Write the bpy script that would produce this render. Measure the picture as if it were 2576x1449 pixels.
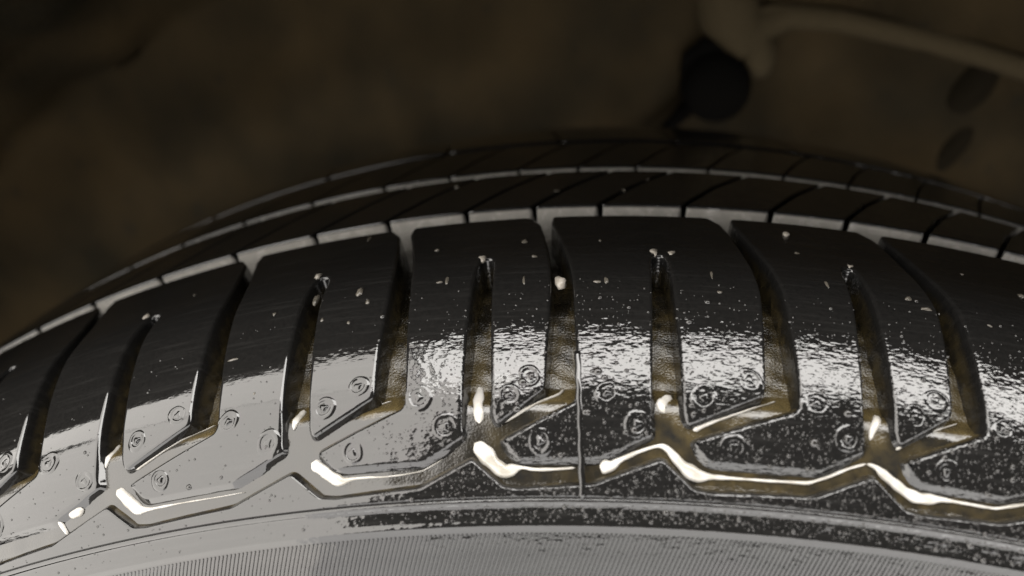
import bpy, bmesh, math, random
import numpy as np
from mathutils import Matrix, Vector
from mathutils.geometry import delaunay_2d_cdt

random.seed(7); rng = np.random.default_rng(7)
for o in list(bpy.data.objects): bpy.data.objects.remove(o)
scene = bpy.context.scene
col = scene.collection

# ------------------------------------------------------------------ camera
R = 0.315                                   # tyre radius, wheel axle = Y axis through the origin
CAM = np.array([0.0, -0.160823, 0.372171])
FW = np.array([-0.097518, 0.902170, -0.420214])
RT = np.array([0.995209, 0.085405, -0.047598])
UP = np.array([0.007053, 0.422842, 0.906176])
FPX = 2077.69                               # focal length in pixels of a 2576-wide picture
cd = bpy.data.cameras.new('camera'); cam = bpy.data.objects.new('camera', cd); col.objects.link(cam)
m = Matrix.Identity(4)
for i in range(3):
    m[i][0] = RT[i]; m[i][1] = UP[i]; m[i][2] = -FW[i]; m[i][3] = CAM[i]
cam.matrix_world = m
cd.sensor_width = 36.0; cd.lens = FPX / 2576 * 36.0
cd.clip_start = 0.005; cd.clip_end = 50
cd.dof.use_dof = True; cd.dof.focus_distance = 0.142; cd.dof.aperture_fstop = 10
scene.camera = cam

# ------------------------------------------------------------------ world, lamps, exposure
w = bpy.data.worlds.new('World'); scene.world = w; w.use_nodes = True
bg = w.node_tree.nodes['Background']; bg.inputs[0].default_value = (0.9, 0.95, 1.0, 1); bg.inputs[1].default_value = 0.003

def area(name, loc, aim, sx, sy, radiance, colr=(1, 0.97, 0.93)):
    l = bpy.data.lights.new(name, 'AREA'); l.shape = 'RECTANGLE'; l.size = sx; l.size_y = sy
    l.energy = radiance * math.pi * sx * sy * math.pi / math.pi; l.color = colr
    o = bpy.data.objects.new(name, l); col.objects.link(o); o.location = loc
    d = (Vector(aim) - Vector(loc)).normalized()
    z = -d; x = Vector((1, 0, 0)); x = (x - z * x.dot(z)).normalized(); y = z.cross(x)
    mm = Matrix((x, y, z)).transposed().to_4x4(); mm.translation = Vector(loc); o.matrix_world = mm
    return o
# long ceiling light above the wing, tall lit doorway to the left, lit floor and wall foot in front
area('ceiling_lamp', (-1.20, -0.115, 1.02), (-1.20, -0.115, 0.0), 1.80, 0.27, 8.0, (1, 0.955, 0.895))
area('ceiling_lamp', (0.66, -0.13, 1.02), (0.66, -0.13, 0.0), 1.88, 0.30, 15)
area('doorway_lamp', (-1.95, -0.70, 1.155), (-1.95, 0.5, 1.155), 3.25, 2.90, 7.4, (1, 0.955, 0.895))
area('floor_lamp', (0.64, -0.70, -0.04), (0.64, 0.5, -0.04), 1.93, 0.84, 5.4, (1, 0.97, 0.94))
area('floor_lamp', (0.64, -0.42, -0.31), (0.64, -0.42, 1.0), 1.93, 0.50, 4.2, (1, 0.97, 0.94))

vs = scene.view_settings
vs.view_transform = 'Standard'; vs.look = 'None'; vs.exposure = 0.0; vs.gamma = 1.0; vs.use_curve_mapping = False
scene.render.engine = 'CYCLES'

# ------------------------------------------------------------------ tyre surface: profile swept round the axle
PR = [(110, 16), (102, 9.5), (88, 5), (65, 2.1), (32, .6), (15, .1), (0, 0), (-15, .5), (-31, 1.6), (-39.5, 4.85), (-43.8, 7.3),
      (-48.8, 10.6), (-53.5, 14.8), (-57.5, 19.4), (-59.6, 22), (-61.2, 24.3), (-62.4, 26.4), (-63.8, 29), (-66, 35),
      (-69.5, 50), (-70.5, 65), (-67, 85), (-58, 103)]
def catmull(P, n=40):
    P = np.array(P, float); P = np.vstack([2*P[0]-P[1], P, 2*P[-1]-P[-2]]); o = []
    dd = lambda a, b: np.linalg.norm(a - b) ** .5
    for i in range(1, len(P) - 2):
        p0, p1, p2, p3 = P[i-1:i+3]
        t0 = 0; t1 = dd(p0, p1); t2 = t1 + dd(p1, p2); t3 = t2 + dd(p2, p3)
        for t in np.linspace(t1, t2, n, endpoint=False):
            A1 = (t1-t)/(t1-t0)*p0+(t-t0)/(t1-t0)*p1; A2 = (t2-t)/(t2-t1)*p1+(t-t1)/(t2-t1)*p2; A3 = (t3-t)/(t3-t2)*p2+(t-t2)/(t3-t2)*p3
            B1 = (t2-t)/(t2-t0)*A1+(t-t0)/(t2-t0)*A2; B2 = (t3-t)/(t3-t1)*A2+(t-t1)/(t3-t1)*A3
            o.append((t2-t)/(t2-t1)*B1+(t-t1)/(t2-t1)*B2)
    o.append(P[-2]); return np.array(o)
Q = catmull(PR) / 1000; PY = Q[:, 0]; PRAD = R - Q[:, 1]
S = np.concatenate([[0], np.cumsum(np.hypot(np.diff(PY), np.diff(PRAD)))])
i0 = int(np.argmin(abs(PY))); S = (S - S[i0]) * 1000        # mm along the profile; 0 at the first groove, + towards the outside
SMIN, SMAX = S[0], S[-1]
ty = np.gradient(PY, S); tr = np.gradient(PRAD, S); tl = np.hypot(ty, tr); ty /= tl; tr /= tl
k = np.ones(25) / 25                                        # normals of the rounded shoulder, smoothed
NY = np.convolve(np.pad(tr, 12, 'edge'), k, 'valid'); NR = np.convolve(np.pad(-ty, 12, 'edge'), k, 'valid')
nl = np.hypot(NY, NR); NY /= nl; NR /= nl
def surf(wmm, smm, h=0.0):
    """arc position w (mm), profile position s (mm), height h (mm) -> points, normals"""
    wmm = np.asarray(wmm, float); smm = np.asarray(smm, float); h = np.asarray(h, float) / 1000
    y = np.interp(smm, S, PY); r = np.interp(smm, S, PRAD); ny = np.interp(smm, S, NY); nr = np.interp(smm, S, NR)
    y = y + h * ny; r = r + h * nr; th = wmm / 1000 / R
    sn, cs = np.sin(th), np.cos(th)
    return np.stack([r*sn, y, r*cs], -1), np.stack([nr*sn, ny, nr*cs], -1)
def tangents(wmm, smm):
    th = np.asarray(wmm, float) / 1000 / R; ny = np.interp(smm, S, NY); nr = np.interp(smm, S, NR)
    tw = np.stack([np.cos(th), 0*th, -np.sin(th)], -1)
    ts = np.stack([-ny*np.sin(th), nr, -ny*np.cos(th)], -1) * -1.0   # towards +s (outwards, downwards)
    return tw, ts
oY = np.argsort(PY); YS = PY[oY]; RS = PRAD[oY]; SS = S[oY]
TT = np.linspace(.07, .42, 7001)
def unp(px, py, h=0.0):
    """pixel direction -> where it meets the tyre surface (w, s)"""
    d = FW + RT * (px - 1288) / FPX + UP * (724.5 - py) / FPX
    P = CAM + TT[:, None] * d; rho = np.hypot(P[:, 0], P[:, 2])
    rs = np.interp(P[:, 1], YS, RS, left=0, right=0) + h / 1000
    kk = int(np.argmax((rho < rs) & (P[:, 1] > -.0704))); p = P[kk]
    return math.atan2(p[0], p[2]) * R * 1000, float(np.interp(p[1], YS, SS))

# ------------------------------------------------------------------ materials
def mat(name):
    m = bpy.data.materials.new(name); m.use_nodes = True; nt = m.node_tree
    return m, nt, nt.nodes['Principled BSDF']
def N(nt, typ, **kw):
    n = nt.nodes.new(typ)
    for a, b in kw.items(): setattr(n, a, b)
    return n
def noise(nt, vec, scale, detail=3, rough=.5):
    n = N(nt, 'ShaderNodeTexNoise'); n.inputs['Scale'].default_value = scale; n.inputs['Detail'].default_value = detail
    n.inputs['Roughness'].default_value = rough; nt.links.new(vec, n.inputs['Vector']); return n
def mapping(nt, vec, scale):
    n = N(nt, 'ShaderNodeMapping'); n.inputs['Scale'].default_value = scale; nt.links.new(vec, n.inputs['Vector']); return n.outputs[0]
def maprange(nt, val, a, b, c=0, d=1):
    n = N(nt, 'ShaderNodeMapRange'); nt.links.new(val, n.inputs[0])
    for i, x in enumerate((a, b, c, d)): n.inputs[i+1].default_value = x
    return n.outputs[0]
def mixc(nt, f, a, b):
    n = N(nt, 'ShaderNodeMix', data_type='RGBA'); nt.links.new(f, n.inputs['Factor'])
    for x, i in ((a, 6), (b, 7)):
        if isinstance(x, tuple): n.inputs[i].default_value = x + (1,)
        else: nt.links.new(x, n.inputs[i])
    return n.outputs[2]
def math_(nt, op, a, b):
    n = N(nt, 'ShaderNodeMath', operation=op)
    for x, i in ((a, 0), (b, 1)):
        if isinstance(x, (int, float)): n.inputs[i].default_value = x
        else: nt.links.new(x, n.inputs[i])
    return n.outputs[0]

def rubber_material(name, fine=1.0, mud_or_light=(.042, .032, .0145), d0=1.6, d1=4.6, cov=.15):
    """black wet rubber; mud film, or painted reflected light on crown walls, where the 'depth' attribute says groove wall"""
    m, nt, b = mat(name)
    uv = N(nt, 'ShaderNodeUVMap').outputs[0]
    dep = N(nt, 'ShaderNodeAttribute', attribute_name='depth').outputs['Fac']
    n1 = noise(nt, uv, .35, 4); n2 = noise(nt, uv, 1.3, 3)
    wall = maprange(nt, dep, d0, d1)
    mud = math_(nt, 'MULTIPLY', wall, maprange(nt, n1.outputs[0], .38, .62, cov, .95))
    base = mixc(nt, n2.outputs[0], (.004, .004, .004), (.009, .0086, .0082))
    scuff = noise(nt, mapping(nt, uv, (.06, 1.1, 1)), 1.0, 4, .65)                          # worn streaks round the tread
    base = mixc(nt, maprange(nt, scuff.outputs[0], .52, .72), base, (.011, .0107, .0103))
    nt.links.new(mixc(nt, mud, base, mud_or_light), b.inputs['Base Color'])
    rg = maprange(nt, n1.outputs[0], .3, .7, .03, .055)
    nt.links.new(math_(nt, 'ADD', rg, math_(nt, 'MULTIPLY', mud, .25)), b.inputs['Roughness'])
    b.inputs['IOR'].default_value = 1.52
    # relief: water film ripples, stretched along the tread, and finer beads
    s1 = noise(nt, mapping(nt, uv, (.6, 1.5, 1)), 1.15, 1.5, .5)
    v = N(nt, 'ShaderNodeTexVoronoi', feature='SMOOTH_F1'); v.inputs['Scale'].default_value = .95; v.inputs['Smoothness'].default_value = .6
    nt.links.new(uv, v.inputs['Vector'])
    s2 = noise(nt, uv, .16, 2)
    hgt = math_(nt, 'ADD', s1.outputs[0], math_(nt, 'MULTIPLY', v.outputs['Distance'], -.45))
    hgt = math_(nt, 'ADD', hgt, math_(nt, 'MULTIPLY', noise(nt, uv, .42, 2).outputs[0], 1.5))
    hgt = math_(nt, 'MULTIPLY', hgt, maprange(nt, s2.outputs[0], .35, .65, .7, 1.2))
    sx = N(nt, 'ShaderNodeSeparateXYZ'); nt.links.new(uv, sx.inputs[0])      # the film lies smoother towards -w
    wv = math_(nt, 'ADD', sx.outputs[0], maprange(nt, noise(nt, uv, .09, 3).outputs[0], .3, .7, -14, 14))
    hgt = math_(nt, 'MULTIPLY', hgt, maprange(nt, wv, -50, -10, .10, 1.25))
    bp = N(nt, 'ShaderNodeBump'); bp.inputs['Strength'].default_value = 1.0; bp.inputs['Distance'].default_value = 6.0e-5 * fine
    nt.links.new(hgt, bp.inputs['Height']); nt.links.new(bp.outputs[0], b.inputs['Normal'])
    return m
M_rubber = rubber_material('wet_rubber')
M_crown = rubber_material('lit_wall_crown_rubber', mud_or_light=(.28, .27, .25), d0=.45, d1=.9, cov=.8)  # pale wall colour paints the light reflected by the outward groove faces
M_side = rubber_material('sidewall_rubber', fine=.8)

def mud_material():
    m, nt, b = mat('wet_groove_mud')
    uv = N(nt, 'ShaderNodeUVMap').outputs[0]
    sx = N(nt, 'ShaderNodeSeparateXYZ'); nt.links.new(uv, sx.inputs[0])
    n1 = noise(nt, mapping(nt, uv, (1, .5, 1)), .32, 5, .6); n2 = noise(nt, uv, 2.5, 3); n3 = noise(nt, uv, .22, 3)
    mud_shade = math_(nt, 'ADD', n1.outputs[0], maprange(nt, sx.outputs[1], 32, 50, -.17, .06))      # arch shade painted in: mud darker in the upper grooves
    c = mixc(nt, maprange(nt, mud_shade, .30, .60), (.010, .0083, .0052), (.056, .042, .018))
    sv = math_(nt, 'ADD', sx.outputs[1], maprange(nt, n3.outputs[0], .3, .7, -.7, .7))
    deep = maprange(nt, sv, 55.6, 54.6)                                   # mud lies in the deep grooves, the shallow channel is washed bare
    thin = math_(nt, 'MULTIPLY', maprange(nt, n3.outputs[0], .30, .66), maprange(nt, sx.outputs[0], -25, 5, .10, .7))
    f = math_(nt, 'MAXIMUM', deep, thin)
    c = mixc(nt, f, (.011, .0105, .0095), c)
    c = mixc(nt, maprange(nt, sv, 15, 9), c, (.22, .21, .19))              # reflected light painted pale in the circumferential grooves
    nt.links.new(c, b.inputs['Base Color'])
    nt.links.new(math_(nt, 'ADD', .05, math_(nt, 'MULTIPLY', f, maprange(nt, n2.outputs[0], .3, .7, .07, .3))), b.inputs['Roughness'])
    b.inputs['IOR'].default_value = 1.5
    bp = N(nt, 'ShaderNodeBump'); bp.inputs['Distance'].default_value = 1.3e-4
    nt.links.new(math_(nt, 'MULTIPLY', n2.outputs[0], maprange(nt, f, 0, 1, .12, 1)), bp.inputs['Height'])
    nt.links.new(bp.outputs[0], b.inputs['Normal'])
    return m
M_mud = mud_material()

def water_material(name, colr, ior=1.45, rough=.05):
    m, nt, b = mat(name)
    b.inputs['Base Color'].default_value = colr + (1,); b.inputs['Roughness'].default_value = rough; b.inputs['IOR'].default_value = ior
    return m
M_drop = water_material('water_drop', (.012, .011, .010), 1.5, .03)
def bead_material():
    m, nt, b = mat('glinting_water')
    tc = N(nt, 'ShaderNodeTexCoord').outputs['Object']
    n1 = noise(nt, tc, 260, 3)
    nt.links.new(mixc(nt, maprange(nt, n1.outputs[0], .35, .65), (.24, .225, .195), (.42, .405, .38)), b.inputs['Base Color'])  # white reflections of the water painted into its base colour
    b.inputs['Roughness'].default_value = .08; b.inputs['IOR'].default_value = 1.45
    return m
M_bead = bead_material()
def grit_material(name, c1, c2, rough=.35):
    m, nt, b = mat(name)
    tc = N(nt, 'ShaderNodeTexCoord').outputs['Object']; n1 = noise(nt, tc, 900, 4)
    nt.links.new(mixc(nt, n1.outputs[0], c1, c2), b.inputs['Base Color']); b.inputs['Roughness'].default_value = rough; b.inputs['IOR'].default_value = 1.2 if rough > .5 else 1.45
    return m
M_pebble = grit_material('pale_grit', (.12, .105, .085), (.30, .28, .25))
M_fleck = grit_material('dirt_fleck', (.02, .018, .014), (.10, .09, .075), .25)

def liner_material():
    m, nt, b = mat('muddy_liner')
    tc = N(nt, 'ShaderNodeTexCoord').outputs['Object']
    n1 = noise(nt, tc, 18, 4); n2 = noise(nt, tc, 75, 5, .6); n3 = noise(nt, tc, 420, 3)
    c = mixc(nt, maprange(nt, n1.outputs[0], .35, .65), (.0075, .006, .0032), (.0225, .0155, .007))
    c = mixc(nt, maprange(nt, n2.outputs[0], .60, .78), c, (.008, .007, .005))
    nt.links.new(c, b.inputs['Base Color']); b.inputs['Roughness'].default_value = .85; b.inputs['IOR'].default_value = 1.15
    bp = N(nt, 'ShaderNodeBump'); bp.inputs['Distance'].default_value = 6e-4; nt.links.new(n3.outputs[0], bp.inputs['Height'])
    nt.links.new(bp.outputs[0], b.inputs['Normal'])
    return m
M_liner = liner_material()
M_fold = grit_material('dusty_plastic', (.022, .0165, .0085), (.042, .032, .017), .9)
M_black = water_material('black_plastic', (.003, .0028, .0025), 1.02, 1.0)
M_roof = water_material('roof_plastic', (.008, .0065, .0042), 1.05, 1.0)

# ------------------------------------------------------------------ object helpers
def tag(o, label=None, cat=None, group=None, kind=None):
    for kx, vx in (('label', label), ('category', cat), ('group', group), ('kind', kind)):
        if vx: o[kx] = vx
    return o
def put(name, me, m, parent=None):
    o = bpy.data.objects.new(name, me); col.objects.link(o)
    if m: me.materials.append(m) if len(me.materials) == 0 else None
    if parent:
        o.parent = parent; o.matrix_parent_inverse = parent.matrix_world.inverted()
    return o
def empty(name, loc):
    o = bpy.data.objects.new(name, None); col.objects.link(o); o.location = loc; o.empty_display_size = .02
    o.matrix_world = Matrix.Translation(loc); return o
def mesh(name, co, faces, nrm=None, uv=None, depth=None, smooth=True):
    me = bpy.data.meshes.new(name); me.from_pydata([tuple(c) for c in co], [], [tuple(f) for f in faces])
    if uv is not None:
        ul = me.uv_layers.new(name='UVMap'); li = np.empty(len(me.loops), np.int32); me.loops.foreach_get('vertex_index', li)
        ul.data.foreach_set('uv', np.asarray(uv, np.float32)[li].ravel())
    at = me.attributes.new('depth', 'FLOAT', 'POINT')
    if depth is not None: at.data.foreach_set('value', np.asarray(depth, np.float32))
    if smooth: me.polygons.foreach_set('use_smooth', [True] * len(me.polygons))
    me.update()
    if nrm is not None: me.normals_split_custom_set_from_vertices([tuple(v) for v in nrm])
    return me

# ------------------------------------------------------------------ 2-D outline tools (w, s) in mm
def area2(P): x, y = P[:, 0], P[:, 1]; return .5 * np.sum(x*np.roll(y, -1) - np.roll(x, -1)*y)
def round_poly(P, rad):
    """round the corners of a polygon; rad per corner or one number"""
    P = np.array(P, float); n = len(P); out = []
    for i in range(n):
        a, b, c = P[i-1], P[i], P[(i+1) % n]; u = a-b; v = c-b; lu = np.linalg.norm(u); lv = np.linalg.norm(v)
        r = min(rad if np.isscalar(rad) else rad[i], .45*lu, .45*lv)
        if r < .05: out.append(b); continue
        p0 = b + u/lu*r; p1 = b + v/lv*r
        for t in np.linspace(0, 1, 5): out.append((1-t)**2*p0 + 2*t*(1-t)*b + t*t*p1)
    return np.array(out)
def resample(P, step):
    o = []
    for i in range(len(P)):
        a, b = P[i], P[(i+1) % len(P)]; d = np.linalg.norm(b-a)
        if d < 1e-6: continue
        n = max(1, int(math.ceil(d/step)))
        for j in range(n): o.append(a + (b-a)*j/n)
    return np.array(o)
def out_normals(P):
    e = np.roll(P, -1, 0) - P; e /= np.maximum(np.linalg.norm(e, axis=1, keepdims=True), 1e-9)
    n = np.stack([e[:, 1], -e[:, 0]], 1); v = n + np.roll(n, 1, 0); v /= np.maximum(np.linalg.norm(v, axis=1, keepdims=True), 1e-9)
    return v
def inside(P, q):
    x, y = q; c = False; j = len(P) - 1
    for i in range(len(P)):
        if (P[i, 1] > y) != (P[j, 1] > y) and x < (P[j, 0]-P[i, 0])*(y-P[i, 1])/(P[j, 1]-P[i, 1]) + P[i, 0]: c = not c
        j = i
    return c
def block_mesh(name, poly, depth, bev=.7, rad=.9, step=1.3, grid=1.9, draft=.35, facing=False):
    """raised rubber block: rounded outline, rolled edge, drafted walls going down to depth(s)"""
    P = round_poly(poly, rad)
    if area2(P) < 0: P = P[::-1]
    P = resample(P, step); n = len(P); ON = out_normals(P)
    prof = [(draft, None, 0), (0, -bev, 0), (-.29*bev, -.29*bev, .707), (-bev, 0, 1)]   # (offset, height, share of surface normal)
    co = []; nr = []; uv = []; dp = []
    ups = (ON[:, 1] < -.4) & (P[:, 1] > 54); dns = (ON[:, 1] > .4) & (P[:, 1] > 61.5)
    dr = np.where(ups, 1.1, np.where(dns, 2.1, np.interp(P[:, 1], [50, 56], [draft, max(draft, 1.1)])))   # channel sides slope gently
    dr = .25*np.roll(dr, 1) + .5*dr + .25*np.roll(dr, -1)
    slope = dr / np.hypot(dr, np.array([depth(s) for s in P[:, 1]]) - bev)
    for off, h, f in prof:
        q = P + ON * (off if h is not None else dr[:, None])
        f = np.clip(slope + (1-slope)*f, 0, 1)[:, None]
        hh = np.array([-depth(s) for s in q[:, 1]]) if h is None else np.full(n, h)
        p, nn = surf(q[:, 0], q[:, 1], hh); tw, ts = tangents(q[:, 0], q[:, 1])
        side = ON[:, :1]*tw + ON[:, 1:]*ts
        v = side*np.sqrt(np.maximum(0, 1-f*f)) + nn*f
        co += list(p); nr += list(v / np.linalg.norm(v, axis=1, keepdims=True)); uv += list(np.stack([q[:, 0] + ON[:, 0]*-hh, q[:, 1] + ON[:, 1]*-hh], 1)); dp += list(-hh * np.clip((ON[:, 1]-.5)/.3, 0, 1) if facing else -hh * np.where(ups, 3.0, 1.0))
    faces = []
    for L in range(3):
        for i in range(n):
            j = (i+1) % n; faces.append((L*n+i, L*n+j, (L+1)*n+j, (L+1)*n+i))
    T = P - ON * bev
    lo, hi = T.min(0), T.max(0); ins = []
    for gx in np.arange(lo[0]+grid*.6, hi[0], grid):
        for gy in np.arange(lo[1]+grid*.6, hi[1], grid):
            q = (gx, gy)
            if inside(T, q) and np.min(np.hypot(T[:, 0]-gx, T[:, 1]-gy)) > grid*.45: ins.append(q)
    pts = [Vector(t) for t in T] + [Vector(t) for t in ins]
    ov, oe, of, ovi, _, _ = delaunay_2d_cdt(pts, [(i, (i+1) % n) for i in range(n)], [], 1, 1e-5)
    idx = {}
    for i, src in enumerate(ovi):
        ring = [x for x in src if x < n]
        if ring: idx[i] = 3*n + ring[0]
        else:
            q = ov[i]; p, nn = surf(q[0], q[1], 0.0)
            idx[i] = len(co); co.append(p); nr.append(nn); uv.append((q[0], q[1])); dp.append(0)
    for f in of:
        ff = [idx[i] for i in f]
        if len(set(ff)) < 3: continue
        a, b, c = (np.array(co[x]) for x in ff[:3])
        if np.dot(np.cross(b-a, c-a), nr[ff[0]]) < 0: ff = ff[::-1]
        faces.append(ff)
    # wall orientation
    a, b, c = (np.array(co[x]) for x in faces[0][:3])
    if np.dot(np.cross(b-a, c-a), nr[faces[0][0]]) < 0: faces = [f[::-1] if i < 3*n else f for i, f in enumerate(faces)]
    return mesh(name, co, faces, nr, uv, dp)

# ------------------------------------------------------------------ TYRE
tyre = tag(empty('tyre', (0, .02, -R)), 'wet black car tyre with mud-filled tread grooves inside a wheel arch', 'tyre')
def depth(s):   # groove floor below the tread surface, mm
    return float(np.interp(s, [-95, -85, -70, 0, 30, 46, 51.5, 53, 54.6, 56, 67, 69.3, 70.2], [2, 5, 7, 7, 6.4, 5.4, 4.6, 3.6, 1.9, 1.55, 1.45, .8, .6]))
def lathe(name, svals, hfun, mt, wvals, closed=False, jitter=0.0):
    svals = np.array(svals); wv = np.array(wvals); ns, nw = len(svals), len(wv)
    WW, SV = np.meshgrid(wv, svals, indexing='ij'); H = np.array([hfun(s) for s in svals])[None, :] + np.zeros_like(WW)
    if jitter:
        lf = np.sin(WW*.41+SV*.3)*np.sin(SV*.23+WW*.17+1) + .6*np.sin(WW*1.1-SV*.7+2)*np.sin(SV*.9+WW*.33)
        H = H + jitter*lf*np.interp(SV, [50, 55], [1, .15])
    p, nn = surf(WW.ravel(), SV.ravel(), H.ravel())
    f = [(i*ns+j, i*ns+j+1, ((i+1) % nw)*ns+j+1, ((i+1) % nw)*ns+j) for i in range(nw if closed else nw-1) for j in range(ns-1)]
    me = mesh(name, p, f, None, np.stack([WW.ravel(), SV.ravel()], 1), -H.ravel()*0)
    return put(name, me, mt, tyre)
FULL = 2*math.pi*R*1000
wfine = np.arange(-215, 215, 1.2)
wring = np.concatenate([wfine, np.linspace(215, FULL-215, 220, endpoint=False)])
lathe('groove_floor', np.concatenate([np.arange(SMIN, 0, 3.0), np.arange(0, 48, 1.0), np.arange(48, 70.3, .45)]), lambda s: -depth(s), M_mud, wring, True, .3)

# sidewall: rim line, fine step, recessed smooth band, base of the knurled band
def hside(s):
    return float(np.interp(s, [69.2, 69.5, 69.75, 70.05, 70.35, 70.7, 71.1, 71.5, 72.9, 73.3, 73.7, 74.1, 74.6, 75.0, 200],
                              [-.9, -.2, .14, .22, .12, -.1, -.16, -.14, -.14, -.02, .04, -.1, -.26, -.3, -.3]))
svs = np.concatenate([np.arange(69.2, 76, .12), np.arange(76, SMAX, 2.5)])
lathe('sidewall', svs, hside, M_side, wring, True)

# pitch positions of the long (blind) and short (open) lateral grooves, mm round the tread
LG = [-226, -191, -157, -123, -87, -50.8, -19.2, 11.8, 45.2, 77.5, 111, 143, 177, 211]
SG = [-207, -173, -139.5, -105.3, -68, -34, -5.2, 30.1, 59.6, 93.5, 126, 159, 193]
def s_off(s): return -4.2 * max(0.0, (34 - s) / 28.0) ** 1.6
def s_half(s): return float(np.interp(s, [4, 7, 20, 38, 49, 54], [.85, .95, 1.4, 2.0, 2.5, 2.5]))
def l_half(s): return float(np.interp(s, [22, 30, 48, 58], [1.2, 1.6, 2.2, 2.5]))
BLOCKS = []
def block_outline(i):      # between SG[i] and SG[i+1], notched by LG[i+2-?]
    Sx, Sn = SG[i], SG[i+1]; L0 = LG[i]; Lx = LG[i+1]
    # LG[i] is left of SG[i]; LG[i+1] lies between SG[i] and SG[i+1]
    P = []
    P.append((Sx+s_off(3.3)+s_half(4.2)+1.1, 3.3))
    for s in (7, 12, 18, 25, 33, 41, 49): P.append((Sx+s_off(s)+s_half(s), s))
    P += [(Sx+2.6, 53.6), (Sx+2.1, 54.9), (L0+4.6, 60.6), (L0+4.1, 61.0), (L0+6.8, 63.8), (Sx+5.6, 63.8), (Lx-2.2, 60.2), (Lx-2.5, 58.3)]
    for s in (48, 38, 30, 25): P.append((Lx-l_half(s), s))
    P += [(Lx-.9, 22.3), (Lx+.9, 22.3)]
    for s in (25, 30, 38, 48): P.append((Lx+l_half(s), s))
    P += [(Lx+2.5, 56.6), (Lx+3.2, 58.5), (Sn-2.9, 53.0), (Sn-2.6, 51.5)]
    for s in (46, 41, 33, 25, 18, 12, 7): P.append((Sn+s_off(s)-s_half(s), s))
    P.append((Sn+s_off(3.3)-s_half(4.2)-1.6, 3.3))
    return np.array(P)
for i in range(len(SG)-1):
    P = block_outline(i); BLOCKS.append(P)
    put('shoulder_block', block_mesh('shoulder_block', P, lambda s: depth(s)+.9), M_rubber, tyre)

# shoulder edge below the zigzag groove
Z = []
for i in range(len(LG)-1):
    L0, Sx = LG[i], SG[i]
    Z += [(L0-.9, 63.6), (L0+4.2, 67.9), (L0+7, 68.25), (Sx+5, 67.6)]
Z = np.array(Z[:-3])
band = np.vstack([Z, [(Z[-1, 0], 69.55), (Z[0, 0], 69.55)]])
ZPOLY = band
put('shoulder_edge', block_mesh('shoulder_edge', band, lambda s: depth(s)+.9, bev=.45, rad=.7, grid=1.6), M_rubber, tyre)

# crown blocks between and beyond the two circumferential grooves, parted by slanted slots
slots = [-188, -171, -154, -136, -119, -100, -80.5, -61, -44.2, -26.9, -12.4, 1.4, 18.6, 36.4, 51.9, 68.3, 84, 101, 118, 135, 152, 170]
def crown(name, s0, s1, sl, gap, skew, mt):
    for a, b in zip(sl[:-1], sl[1:]):
        g = gap/2; sm = (s0+s1)/2
        P = [(a+g, s0), (b-g, s0), (b-g+skew*.45, sm), (b-g+skew, s1), (a+g+skew, s1), (a+g+skew*.45, sm)]
        put(name, block_mesh(name, P, lambda s: depth(s)+.9, bev=.5, rad=.6, step=1.2, grid=4, facing=True), mt, tyre)
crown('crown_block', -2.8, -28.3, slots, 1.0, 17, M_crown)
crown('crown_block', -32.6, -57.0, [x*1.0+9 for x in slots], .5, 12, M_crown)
crown('crown_block', -61.5, -92.0, [x*1.0+4 for x in slots[::2]], .6, -6, M_rubber)

# moulding seam standing up across the wide pitch
def sweep(name, path, half, hb, ht):
    co = []; f = []; n = 8
    for (pw, ps) in path:
        for q in range(n+1):
            a = math.pi*q/n; co.append(surf(pw-half*math.cos(a), ps, hb+(ht-hb)*math.sin(a))[0])
    for i in range(len(path)-1):
        for j in range(n): f.append((i*(n+1)+j, i*(n+1)+j+1, (i+1)*(n+1)+j+1, (i+1)*(n+1)+j))
    f += [tuple(range(n+1))[::-1], tuple(len(co)-n-1+x for x in range(n+1))]
    return mesh(name, co, f, None, np.zeros((len(co), 2))-[90, 0], None)
sp = [(-2.55+.6*(s-47)/22+.06*math.sin(s*1.7), s) for s in np.linspace(46.5, 69.6, 40)]
put('mould_seam', sweep('mould_seam', sp, .55, -.2, .2), M_rubber, tyre)

# round moulded stud marks: ring with a three-lobed nub
def stud_mesh(rr=1.75):
    co = []; f = []; nseg = 20
    for i in range(nseg):
        a = 2*math.pi*i/nseg
        for q, h in ((rr+.6, -.06), (rr+.22, .13), (rr-.2, .15), (rr-.6, -.06)): co.append((q*math.cos(a), q*math.sin(a), h))
    for i in range(nseg):
        j = (i+1) % nseg
        for k2 in range(3): f.append((i*4+k2, j*4+k2, j*4+k2+1, i*4+k2+1))
    b0 = len(co); ns = 15
    for h, sc in ((-.06, 1.0), (.18, .72)):
        for i in range(ns):
            a = 2*math.pi*i/ns; q = (.8+.2*math.cos(3*a))*sc; co.append((q*math.cos(a), q*math.sin(a), h))
    co.append((0, 0, .22))
    for i in range(ns):
        j = (i+1) % ns; f.append((b0+i, b0+j, b0+ns+j, b0+ns+i)); f.append((b0+ns+i, b0+ns+j, b0+2*ns))
    return co, f
SCO, SF = stud_mesh()
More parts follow.
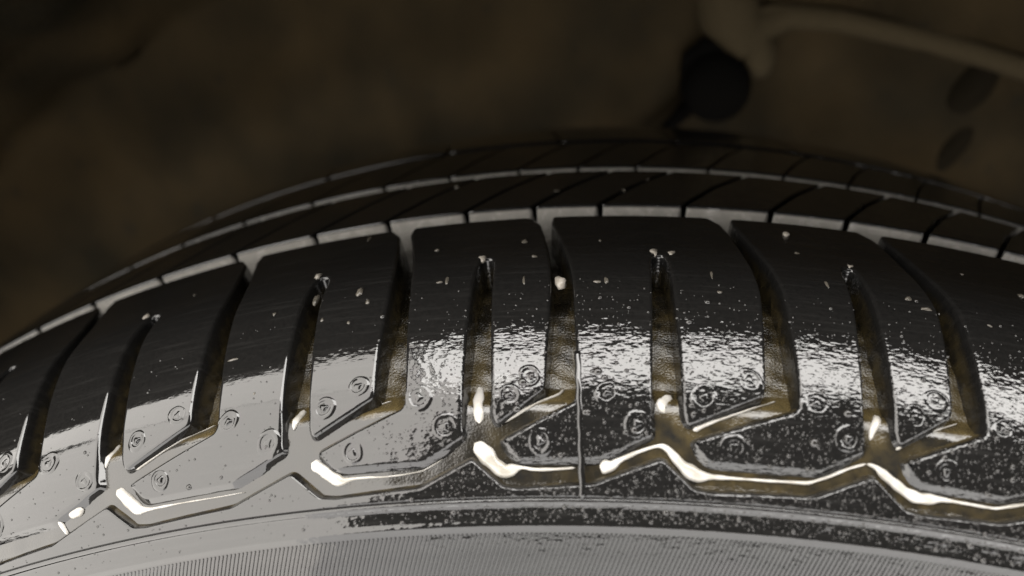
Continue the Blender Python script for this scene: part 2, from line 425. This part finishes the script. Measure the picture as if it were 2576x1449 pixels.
def stud(w0, s0, rot, sc=1.0):
    c = np.array(SCO)*[sc*random.uniform(.93, 1.07), sc*random.uniform(.93, 1.07), 1]
    an = np.arctan2(c[:, 1], c[:, 0]); rr = np.hypot(c[:, 0], c[:, 1]); p1, p2, p3 = (random.uniform(0, 6.3) for _ in range(3))
    wear = np.clip(.85+.6*np.sin(an+p1)+.25*np.sin(3*an+p2), .05, 1.7)
    top = c[:, 2] > 0
    c[:, 2] = np.where(top, c[:, 2]*np.where(rr > 1.3, wear, random.uniform(.3, 1.5))-.015, c[:, 2])
    k2 = 1+.07*np.sin(2*an+p3)+.02*np.sin(5*an+p2)+np.where(rr < 1.3, .22*np.sin(an+p2), 0)
    c[:, :2] *= k2[:, None]
    x = c[:, 0]*math.cos(rot)-c[:, 1]*math.sin(rot); y = c[:, 0]*math.sin(rot)+c[:, 1]*math.cos(rot)
    p, _ = surf(w0+x, s0+y, c[:, 2]); ff = [q[::-1] for q in SF]
    put('stud_mark', mesh('stud_mark', p, ff, None, np.stack([w0+x, s0+y], 1)), M_rubber, tyre)
for i in range(1, len(LG)-2):
    L0, L1, Sx = LG[i], LG[i+1], SG[i]
    for (a, b) in ((L0+5.6, 53.7), (Sx-5.4, 50.6), (L0+10.3, 61.2), (Sx+5.0, 53.5), (L1-5.0, 58.3)):
        if i == 6 and b == 53.5: a += 2.2
        stud(a+random.uniform(-.25, .25), b, random.uniform(0, 6.3), random.uniform(.82, 1.05))

# knurled band: fine slanted ribs on the sidewall, too many to pick apart
co = []; f = []; uvk = []
for a in np.arange(-200, 200, .78):
    b0 = len(co); ss = np.linspace(74.9, 96, 7)
    for s in ss:
        cx = a + (s-74.9)*-.42
        for dx, h in ((-.3, -.39), (-.1, -.125), (.1, -.125), (.3, -.39)): co.append(surf(cx+dx, s, h)[0]); uvk.append((cx+dx, s))
    for i in range(6):
        for j in range(3): f.append((b0+i*4+j, b0+i*4+4+j, b0+i*4+5+j, b0+i*4+j+1))
    f.append((b0, b0+1, b0+2, b0+3))
tag(put('knurl_ribs', mesh('knurl_ribs', co, f, None, uvk, None, False), M_side, tyre), kind='stuff')

# ------------------------------------------------------------------ wheel arch behind and above the tyre
arch = tag(empty('wheel_arch', (0, .16, R-.06)), 'mud-caked brown wheel arch liner behind the tyre', 'wheel arch')
def arch_point(v, a):
    """v: 0 lower edge of inner wall .. 1 top of inner wall .. 2 outer lip; a: angle round the axle"""
    if v <= 1: r = .19 + (.372-.19)*v; y = .158 - .012*v
    else:
        t = v-1; r = .372 + .018*math.sin(min(1, t*3)*math.pi/2); y = .146 - .1912*t
    wob = .0022*math.sin(a*23+v*3)+.0016*math.sin(a*51-v*9+1)+.0012*math.sin(v*26+a*7)
    if v <= 1: y += wob
    else: r += wob*min(1, (2-v)*3)
    return (r*math.sin(a), y, r*math.cos(a))
aa = np.linspace(-1.25, 1.25, 150)
for nm, va, mt in (('liner_wall', np.linspace(0, 1.42, 60), M_liner), ('liner_roof', np.linspace(1.42, 2, 20), M_roof)):
    co = [arch_point(v, a) for a in aa for v in va]; nv = len(va)
    f = [(i*nv+j, i*nv+j+1, (i+1)*nv+j+1, (i+1)*nv+j) for i in range(len(aa)-1) for j in range(nv-1)]
    lo = put(nm, mesh(nm, co, f), mt, arch)
    sm = lo.modifiers.new('thick', 'SOLIDIFY'); sm.thickness = .002; sm.offset = 1

def ray_to_wall(px, py, y=.148):
    d = FW + RT*(px-1288)/FPX + UP*(724.5-py)/FPX; t = (y-CAM[1])/d[1]; return CAM + t*d
def tube(name, pts, radii, m, parent, seg=14):
    pts = [Vector(p) for p in pts]; co = []; f = []
    for i, p in enumerate(pts):
        t = (pts[min(i+1, len(pts)-1)] - pts[max(i-1, 0)]).normalized()
        x = t.cross(Vector((0, 1, 0.01))).normalized(); y = t.cross(x)
        rx, ry = radii[i] if isinstance(radii[i], tuple) else (radii[i], radii[i])
        for j in range(seg): a = 2*math.pi*j/seg; co.append(p + x*rx*math.cos(a) + y*ry*math.sin(a))
    for i in range(len(pts)-1):
        for j in range(seg): k2 = (j+1) % seg; f.append((i*seg+j, i*seg+k2, (i+1)*seg+k2, (i+1)*seg+j))
    f += [tuple(range(seg))[::-1], tuple((len(pts)-1)*seg+j for j in range(seg))]
    return put(name, mesh(name, co, f), m, parent)
# pressed fold of the liner at upper right
fold = [(1800, -60), (1835, 30), (1875, 90), (1915, 60), (1990, 40), (2110, 50), (2260, 85), (2420, 125), (2600, 180), (2800, 250)]
tube('pressed_fold', [ray_to_wall(x, y, .146) for x, y in fold], [.009, .011, .0105, .0065, .0045, .004, .004, .004, .004, .004], M_fold, arch)
tube('pressed_boss', [ray_to_wall(1870, 20, .147), ray_to_wall(1905, 145, .146), ray_to_wall(1915, 175, .150)], [.006, .007, .004], M_fold, arch)
# dark rubber plug with its collar and the lead running down from it
pc = ray_to_wall(1802, 218, .142)
def plug(name, c, rx, rz, y0, y1, m, parent, dx=0, dz=0):
    co = []; f = []; n = 28; rows = ((0, 1.0), (.6, 1.0), (.8, .94), (.92, .8), (.98, .5), (1, .0))
    for t, sc in rows:
        for j in range(n): a = 2*math.pi*j/n; co.append((c[0]+dx+rx*sc*math.cos(a), y0+(y1-y0)*t, c[2]+dz+rz*sc*math.sin(a)))
    for i in range(len(rows)-1):
        for j in range(n): k2 = (j+1) % n; f.append((i*n+j, (i+1)*n+j, (i+1)*n+k2, i*n+k2))
    return put(name, mesh(name, co, f), m, parent)
plugT = tag(empty('rubber_plug', tuple(pc)), 'round black rubber plug in the muddy liner with a thin lead below', 'plug')
plug('plug_body', pc, .0125, .0130, .160, .134, M_black, plugT)
tube('collar', [ray_to_wall(1722, 185, .146), ray_to_wall(1735, 150, .145), ray_to_wall(1775, 122, .145), ray_to_wall(1825, 120, .145), ray_to_wall(1860, 150, .146)], [.002, .0035, .0042, .004, .002], M_black, plugT)
tube('lead', [ray_to_wall(1745, 255, .142), ray_to_wall(1700, 300, .142), ray_to_wall(1650, 350, .142), ray_to_wall(1590, 430, .142)], [.0035, .0027, .0025, .0025], M_black, plugT)
for x, y, rr in ((2440, 210, .008), (2395, 365, .005)):  # rounded lumps darker than the liner around them
    c = ray_to_wall(x, y, .151); tt = np.linspace(-1, 1, 9)
    tube('dark_patch', [c + np.array([.006*t, 0, .011*t]) for t in tt], [rr*math.sqrt(max(.02, 1-t*t)) for t in tt], M_roof, arch)

# ------------------------------------------------------------------ water lying in the grooves
def c1(x, y, r): return (.5*x, 724.5+.5*y, .5*r)
def c2(x, y, r): return (754.7+.5*x, 724.5+.5*y, .5*r)
def c3(x, y, r): return (1509+.5*x, 724.5+.5*y, .5*r)
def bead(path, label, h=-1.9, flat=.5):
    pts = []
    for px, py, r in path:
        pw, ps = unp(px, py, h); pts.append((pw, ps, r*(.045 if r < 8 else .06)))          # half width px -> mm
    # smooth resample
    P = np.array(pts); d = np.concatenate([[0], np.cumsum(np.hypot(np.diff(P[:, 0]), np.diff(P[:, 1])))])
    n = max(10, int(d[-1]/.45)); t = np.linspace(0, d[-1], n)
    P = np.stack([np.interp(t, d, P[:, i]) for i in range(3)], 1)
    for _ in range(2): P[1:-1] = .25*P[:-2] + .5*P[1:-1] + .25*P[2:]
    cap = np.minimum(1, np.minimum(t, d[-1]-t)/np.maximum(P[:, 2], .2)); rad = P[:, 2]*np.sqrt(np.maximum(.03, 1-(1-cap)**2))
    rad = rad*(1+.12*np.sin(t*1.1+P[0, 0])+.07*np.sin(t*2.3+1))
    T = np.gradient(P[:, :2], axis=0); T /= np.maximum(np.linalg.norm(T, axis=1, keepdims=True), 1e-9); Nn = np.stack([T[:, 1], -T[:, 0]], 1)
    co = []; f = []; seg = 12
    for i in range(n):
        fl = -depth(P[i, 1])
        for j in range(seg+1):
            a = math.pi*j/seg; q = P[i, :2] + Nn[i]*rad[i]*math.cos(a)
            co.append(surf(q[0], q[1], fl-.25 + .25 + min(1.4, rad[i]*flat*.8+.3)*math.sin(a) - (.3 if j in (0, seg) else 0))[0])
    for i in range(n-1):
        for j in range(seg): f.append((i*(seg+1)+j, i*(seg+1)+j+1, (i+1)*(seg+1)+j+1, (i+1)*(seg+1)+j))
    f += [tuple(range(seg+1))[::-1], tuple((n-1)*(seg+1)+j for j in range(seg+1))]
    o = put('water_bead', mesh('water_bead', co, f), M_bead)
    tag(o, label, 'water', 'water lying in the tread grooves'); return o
G = 'water with painted white glints lying in '
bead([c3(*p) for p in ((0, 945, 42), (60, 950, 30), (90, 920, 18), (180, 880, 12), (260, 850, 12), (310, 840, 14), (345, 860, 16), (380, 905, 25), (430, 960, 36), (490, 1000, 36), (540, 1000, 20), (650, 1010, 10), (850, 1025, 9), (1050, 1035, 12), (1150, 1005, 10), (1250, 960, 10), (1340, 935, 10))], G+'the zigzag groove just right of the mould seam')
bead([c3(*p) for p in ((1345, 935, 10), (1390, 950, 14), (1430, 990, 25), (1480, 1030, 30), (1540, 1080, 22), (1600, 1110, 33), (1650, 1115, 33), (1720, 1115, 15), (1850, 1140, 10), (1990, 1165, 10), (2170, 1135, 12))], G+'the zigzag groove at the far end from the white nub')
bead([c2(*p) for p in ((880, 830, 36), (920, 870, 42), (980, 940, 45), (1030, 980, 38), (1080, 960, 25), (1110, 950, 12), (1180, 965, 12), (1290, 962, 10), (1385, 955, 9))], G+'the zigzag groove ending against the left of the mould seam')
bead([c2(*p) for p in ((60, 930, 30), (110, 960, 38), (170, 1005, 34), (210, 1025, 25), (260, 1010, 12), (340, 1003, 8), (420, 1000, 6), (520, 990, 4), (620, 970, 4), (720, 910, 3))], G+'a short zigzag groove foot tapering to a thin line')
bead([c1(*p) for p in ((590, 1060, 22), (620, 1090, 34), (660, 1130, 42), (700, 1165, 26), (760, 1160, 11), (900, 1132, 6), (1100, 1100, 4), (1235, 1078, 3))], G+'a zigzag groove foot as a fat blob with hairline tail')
bead([c1(*p) for p in ((350, 1190, 30), (385, 1170, 42), (420, 1160, 26))], 'round water blob with painted cream glint beside a slim white nub near the sidewall line')
bead([c1(*p) for p in ((243, 1115, 10), (262, 1160, 15), (285, 1205, 17), (315, 1250, 10))], 'slim slanting water nub with painted white glint beside a round cream blob', h=0, flat=.8)
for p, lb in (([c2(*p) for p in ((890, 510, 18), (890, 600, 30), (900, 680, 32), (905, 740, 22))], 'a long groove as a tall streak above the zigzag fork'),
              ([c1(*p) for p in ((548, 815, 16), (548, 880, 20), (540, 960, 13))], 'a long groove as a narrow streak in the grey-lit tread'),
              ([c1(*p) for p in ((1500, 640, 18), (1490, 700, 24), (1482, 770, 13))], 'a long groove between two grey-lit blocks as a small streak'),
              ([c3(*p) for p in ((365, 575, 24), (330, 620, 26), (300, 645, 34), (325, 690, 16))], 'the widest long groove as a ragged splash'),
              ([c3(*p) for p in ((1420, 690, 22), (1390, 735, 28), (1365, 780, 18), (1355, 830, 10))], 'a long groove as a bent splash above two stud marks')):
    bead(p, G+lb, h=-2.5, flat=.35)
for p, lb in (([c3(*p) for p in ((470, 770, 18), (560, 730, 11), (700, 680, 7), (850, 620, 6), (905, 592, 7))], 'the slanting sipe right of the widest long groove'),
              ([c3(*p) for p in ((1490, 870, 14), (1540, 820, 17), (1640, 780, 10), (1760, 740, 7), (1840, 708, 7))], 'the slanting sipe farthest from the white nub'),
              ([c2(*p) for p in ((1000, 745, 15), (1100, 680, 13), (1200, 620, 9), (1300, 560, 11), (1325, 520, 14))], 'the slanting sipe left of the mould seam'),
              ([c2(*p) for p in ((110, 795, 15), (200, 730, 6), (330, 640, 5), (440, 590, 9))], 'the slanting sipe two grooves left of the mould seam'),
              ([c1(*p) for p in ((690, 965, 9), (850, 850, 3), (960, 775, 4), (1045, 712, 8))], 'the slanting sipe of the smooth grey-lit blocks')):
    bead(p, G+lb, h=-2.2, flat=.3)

# ------------------------------------------------------------------ grit and dirt stuck to the tread
def lump(name, px, py, rx, ry, m, label, cat, group, h=0.0, sunk=.3):
    if name == 'pebble': rx *= .8; ry *= .85
    pw, ps = unp(px, py, h); bm = bmesh.new(); bmesh.ops.create_icosphere(bm, subdivisions=2, radius=1)
    ph = [random.uniform(0, 6) for _ in range(6)]; co = []
    for v in bm.verts:
        q = v.co; k2 = 1+.22*math.sin(3*q.x+ph[0])*math.sin(2.6*q.y+ph[1])+.14*math.sin(6*q.z+ph[2]+4*q.x)+.08*math.sin(9*q.y+ph[3])
        co.append(surf(pw+q.x*rx*k2, ps+q.y*ry*k2, h+min(rx, ry)*(q.z*k2*.8+.8-sunk*1.6))[0])
    f = [[v.index for v in fc.verts] for fc in bm.faces]; bm.free()
    return tag(put(name, mesh(name, co, f), m), label, cat, group)
PG = 'grit stuck in the tread'
lump('pebble', 1410, 722, 1.35, 1.9, M_pebble, 'largest pale grit grain lodged in an open short groove above the seam', 'grit', PG, -1.5, .1)
for x, y, rx, ry, lb in ((372, 803, 1.1, 1.3, 'pale grit at the blind groove end nearest the white nub'), (802, 702, 1.0, 1.9, 'long pale grit at a blind groove end beside brown grit'),
                         (1215, 655, .9, 1.4, 'pale grit at a narrow blind groove end left of the big grain'), (2135, 677, .9, .9, 'small round pale grit at a blind groove end'), (1976, 592, .75, .9, 'bright grit speck just below the first crown groove'),
                         (1645, 640, 1.0, 1.5, 'pale grit on the corner of the widest blind groove'), (1688, 643, 1.0, 1.1, 'pale flat grit beside the corner of the widest blind groove')):
    lump('pebble', x, y, rx, ry, M_pebble, lb, 'grit', PG, -.6 if x < 1900 or x > 2000 else 0)
lump('pebble', 797, 760, .7, 2.2, M_fleck, 'long brown grit grain below pale grit in a long groove', 'grit', PG, -1.0, .1)
fl = [(905, 735, 1.6, 2.6), (925, 760, .9, 1.2), (1125, 705, .8, 2.6), (1105, 710, 1.2, .6), (1318, 705, .6, 2.4), (1525, 705, .9, 1.8), (1503, 708, 1.4, .7), (1345, 645, 1.6, .8), (1320, 608, 1.2, 1.5),
      (1790, 690, .5, 2.4), (1810, 735, 1.0, .6), (2005, 637, 1.3, .8), (2080, 715, .6, 2.2), (2285, 752, 1.4, 1.0), (2330, 778, 2.2, .7), (2490, 820, 1.0, .5), (930, 600, .8, 2.4), (1100, 630, 1.3, .9),
      (1510, 605, .8, .8), (490, 742, .6, .7), (810, 805, .6, .8), (877, 812, .6, .7), (1630, 450, .6, 1.2), (1570, 477, .7, 1.2), (2420, 690, .6, .7), (585, 905, 2.2, .5), (690, 790, .7, .9), (1150, 470, 1.6, .8), (2568, 745, 1.3, 1.3), (640, 990, .6, .5), (1400, 480, 1.5, .9)]
for x, y, rx, ry in fl:
    lump('dirt_fleck', x, y, rx*.5, ry*.55, M_fleck, 'small pale dirt fleck stuck to the wet black tread', 'dirt', 'dirt flecks on the tread', 0, .68)

# ------------------------------------------------------------------ fine water drops on the rubber
polys = [round_poly(P, .9) for P in BLOCKS]
boxes = [(p.min(0), p.max(0)) for p in polys]
def on_rubber(x, y):
    if y > 70.5: return True
    if y > 63.8 and inside(ZPOLY, (x, y)): return True
    for p, (a, b) in zip(polys, boxes):
        if a[0] < x < b[0] and a[1] < y < b[1] and inside(p, (x, y)): return True
    return False
dco = []; df = []; nd = 0
ring = [(1, 0), (.80, .32), (.42, .52)]
while nd < 5200:
    x = random.uniform(-125, 90); y = 30 + 46*random.random()**.45
    if x < -25 and random.random() < (.93 if x < -38 else .6): continue
    if y > 73.2 or not on_rubber(x, y): continue
    r = .10 + .16*random.random()**3 + (.22 if random.random() < .025 else 0)
    if nd < 24:                                   # a few fat drops by the stud marks
        gi = random.randrange(6, 9); x = random.choice((LG[gi]+5.6, SG[gi]-5.4, LG[gi]+10.3, SG[gi]+5, LG[gi+1]-5))+random.uniform(-2, 2); y = random.uniform(50, 61)
        if not on_rubber(x, y): continue
        r = random.uniform(.3, .75)
    b0 = len(dco); nn = 7 if r < .3 else 14; hh = hside(y) if y > 70 else 0
    ex = random.uniform(.8, 1.3)
    for q, h in ring:
        for j in range(nn): a = 2*math.pi*j/nn; dco.append((x+r*q*ex*math.cos(a), y+r*q*math.sin(a), hh-.05*(q == 1)+h*r*1.1))
    dco.append((x, y, hh+.62*r))
    for L in range(2):
        for j in range(nn): k2 = (j+1) % nn; df.append((b0+L*nn+j, b0+(L+1)*nn+j, b0+(L+1)*nn+k2, b0+L*nn+k2))
    for j in range(nn): df.append((b0+2*nn+j, b0+3*nn, b0+2*nn+(j+1) % nn))
    nd += 1
D = np.array(dco); p, _ = surf(D[:, 0], D[:, 1], D[:, 2])
tag(put('water_drops', mesh('water_drops', p, df), M_drop), 'fine water drops beaded on the black rubber of the tyre', 'water', kind='stuff')
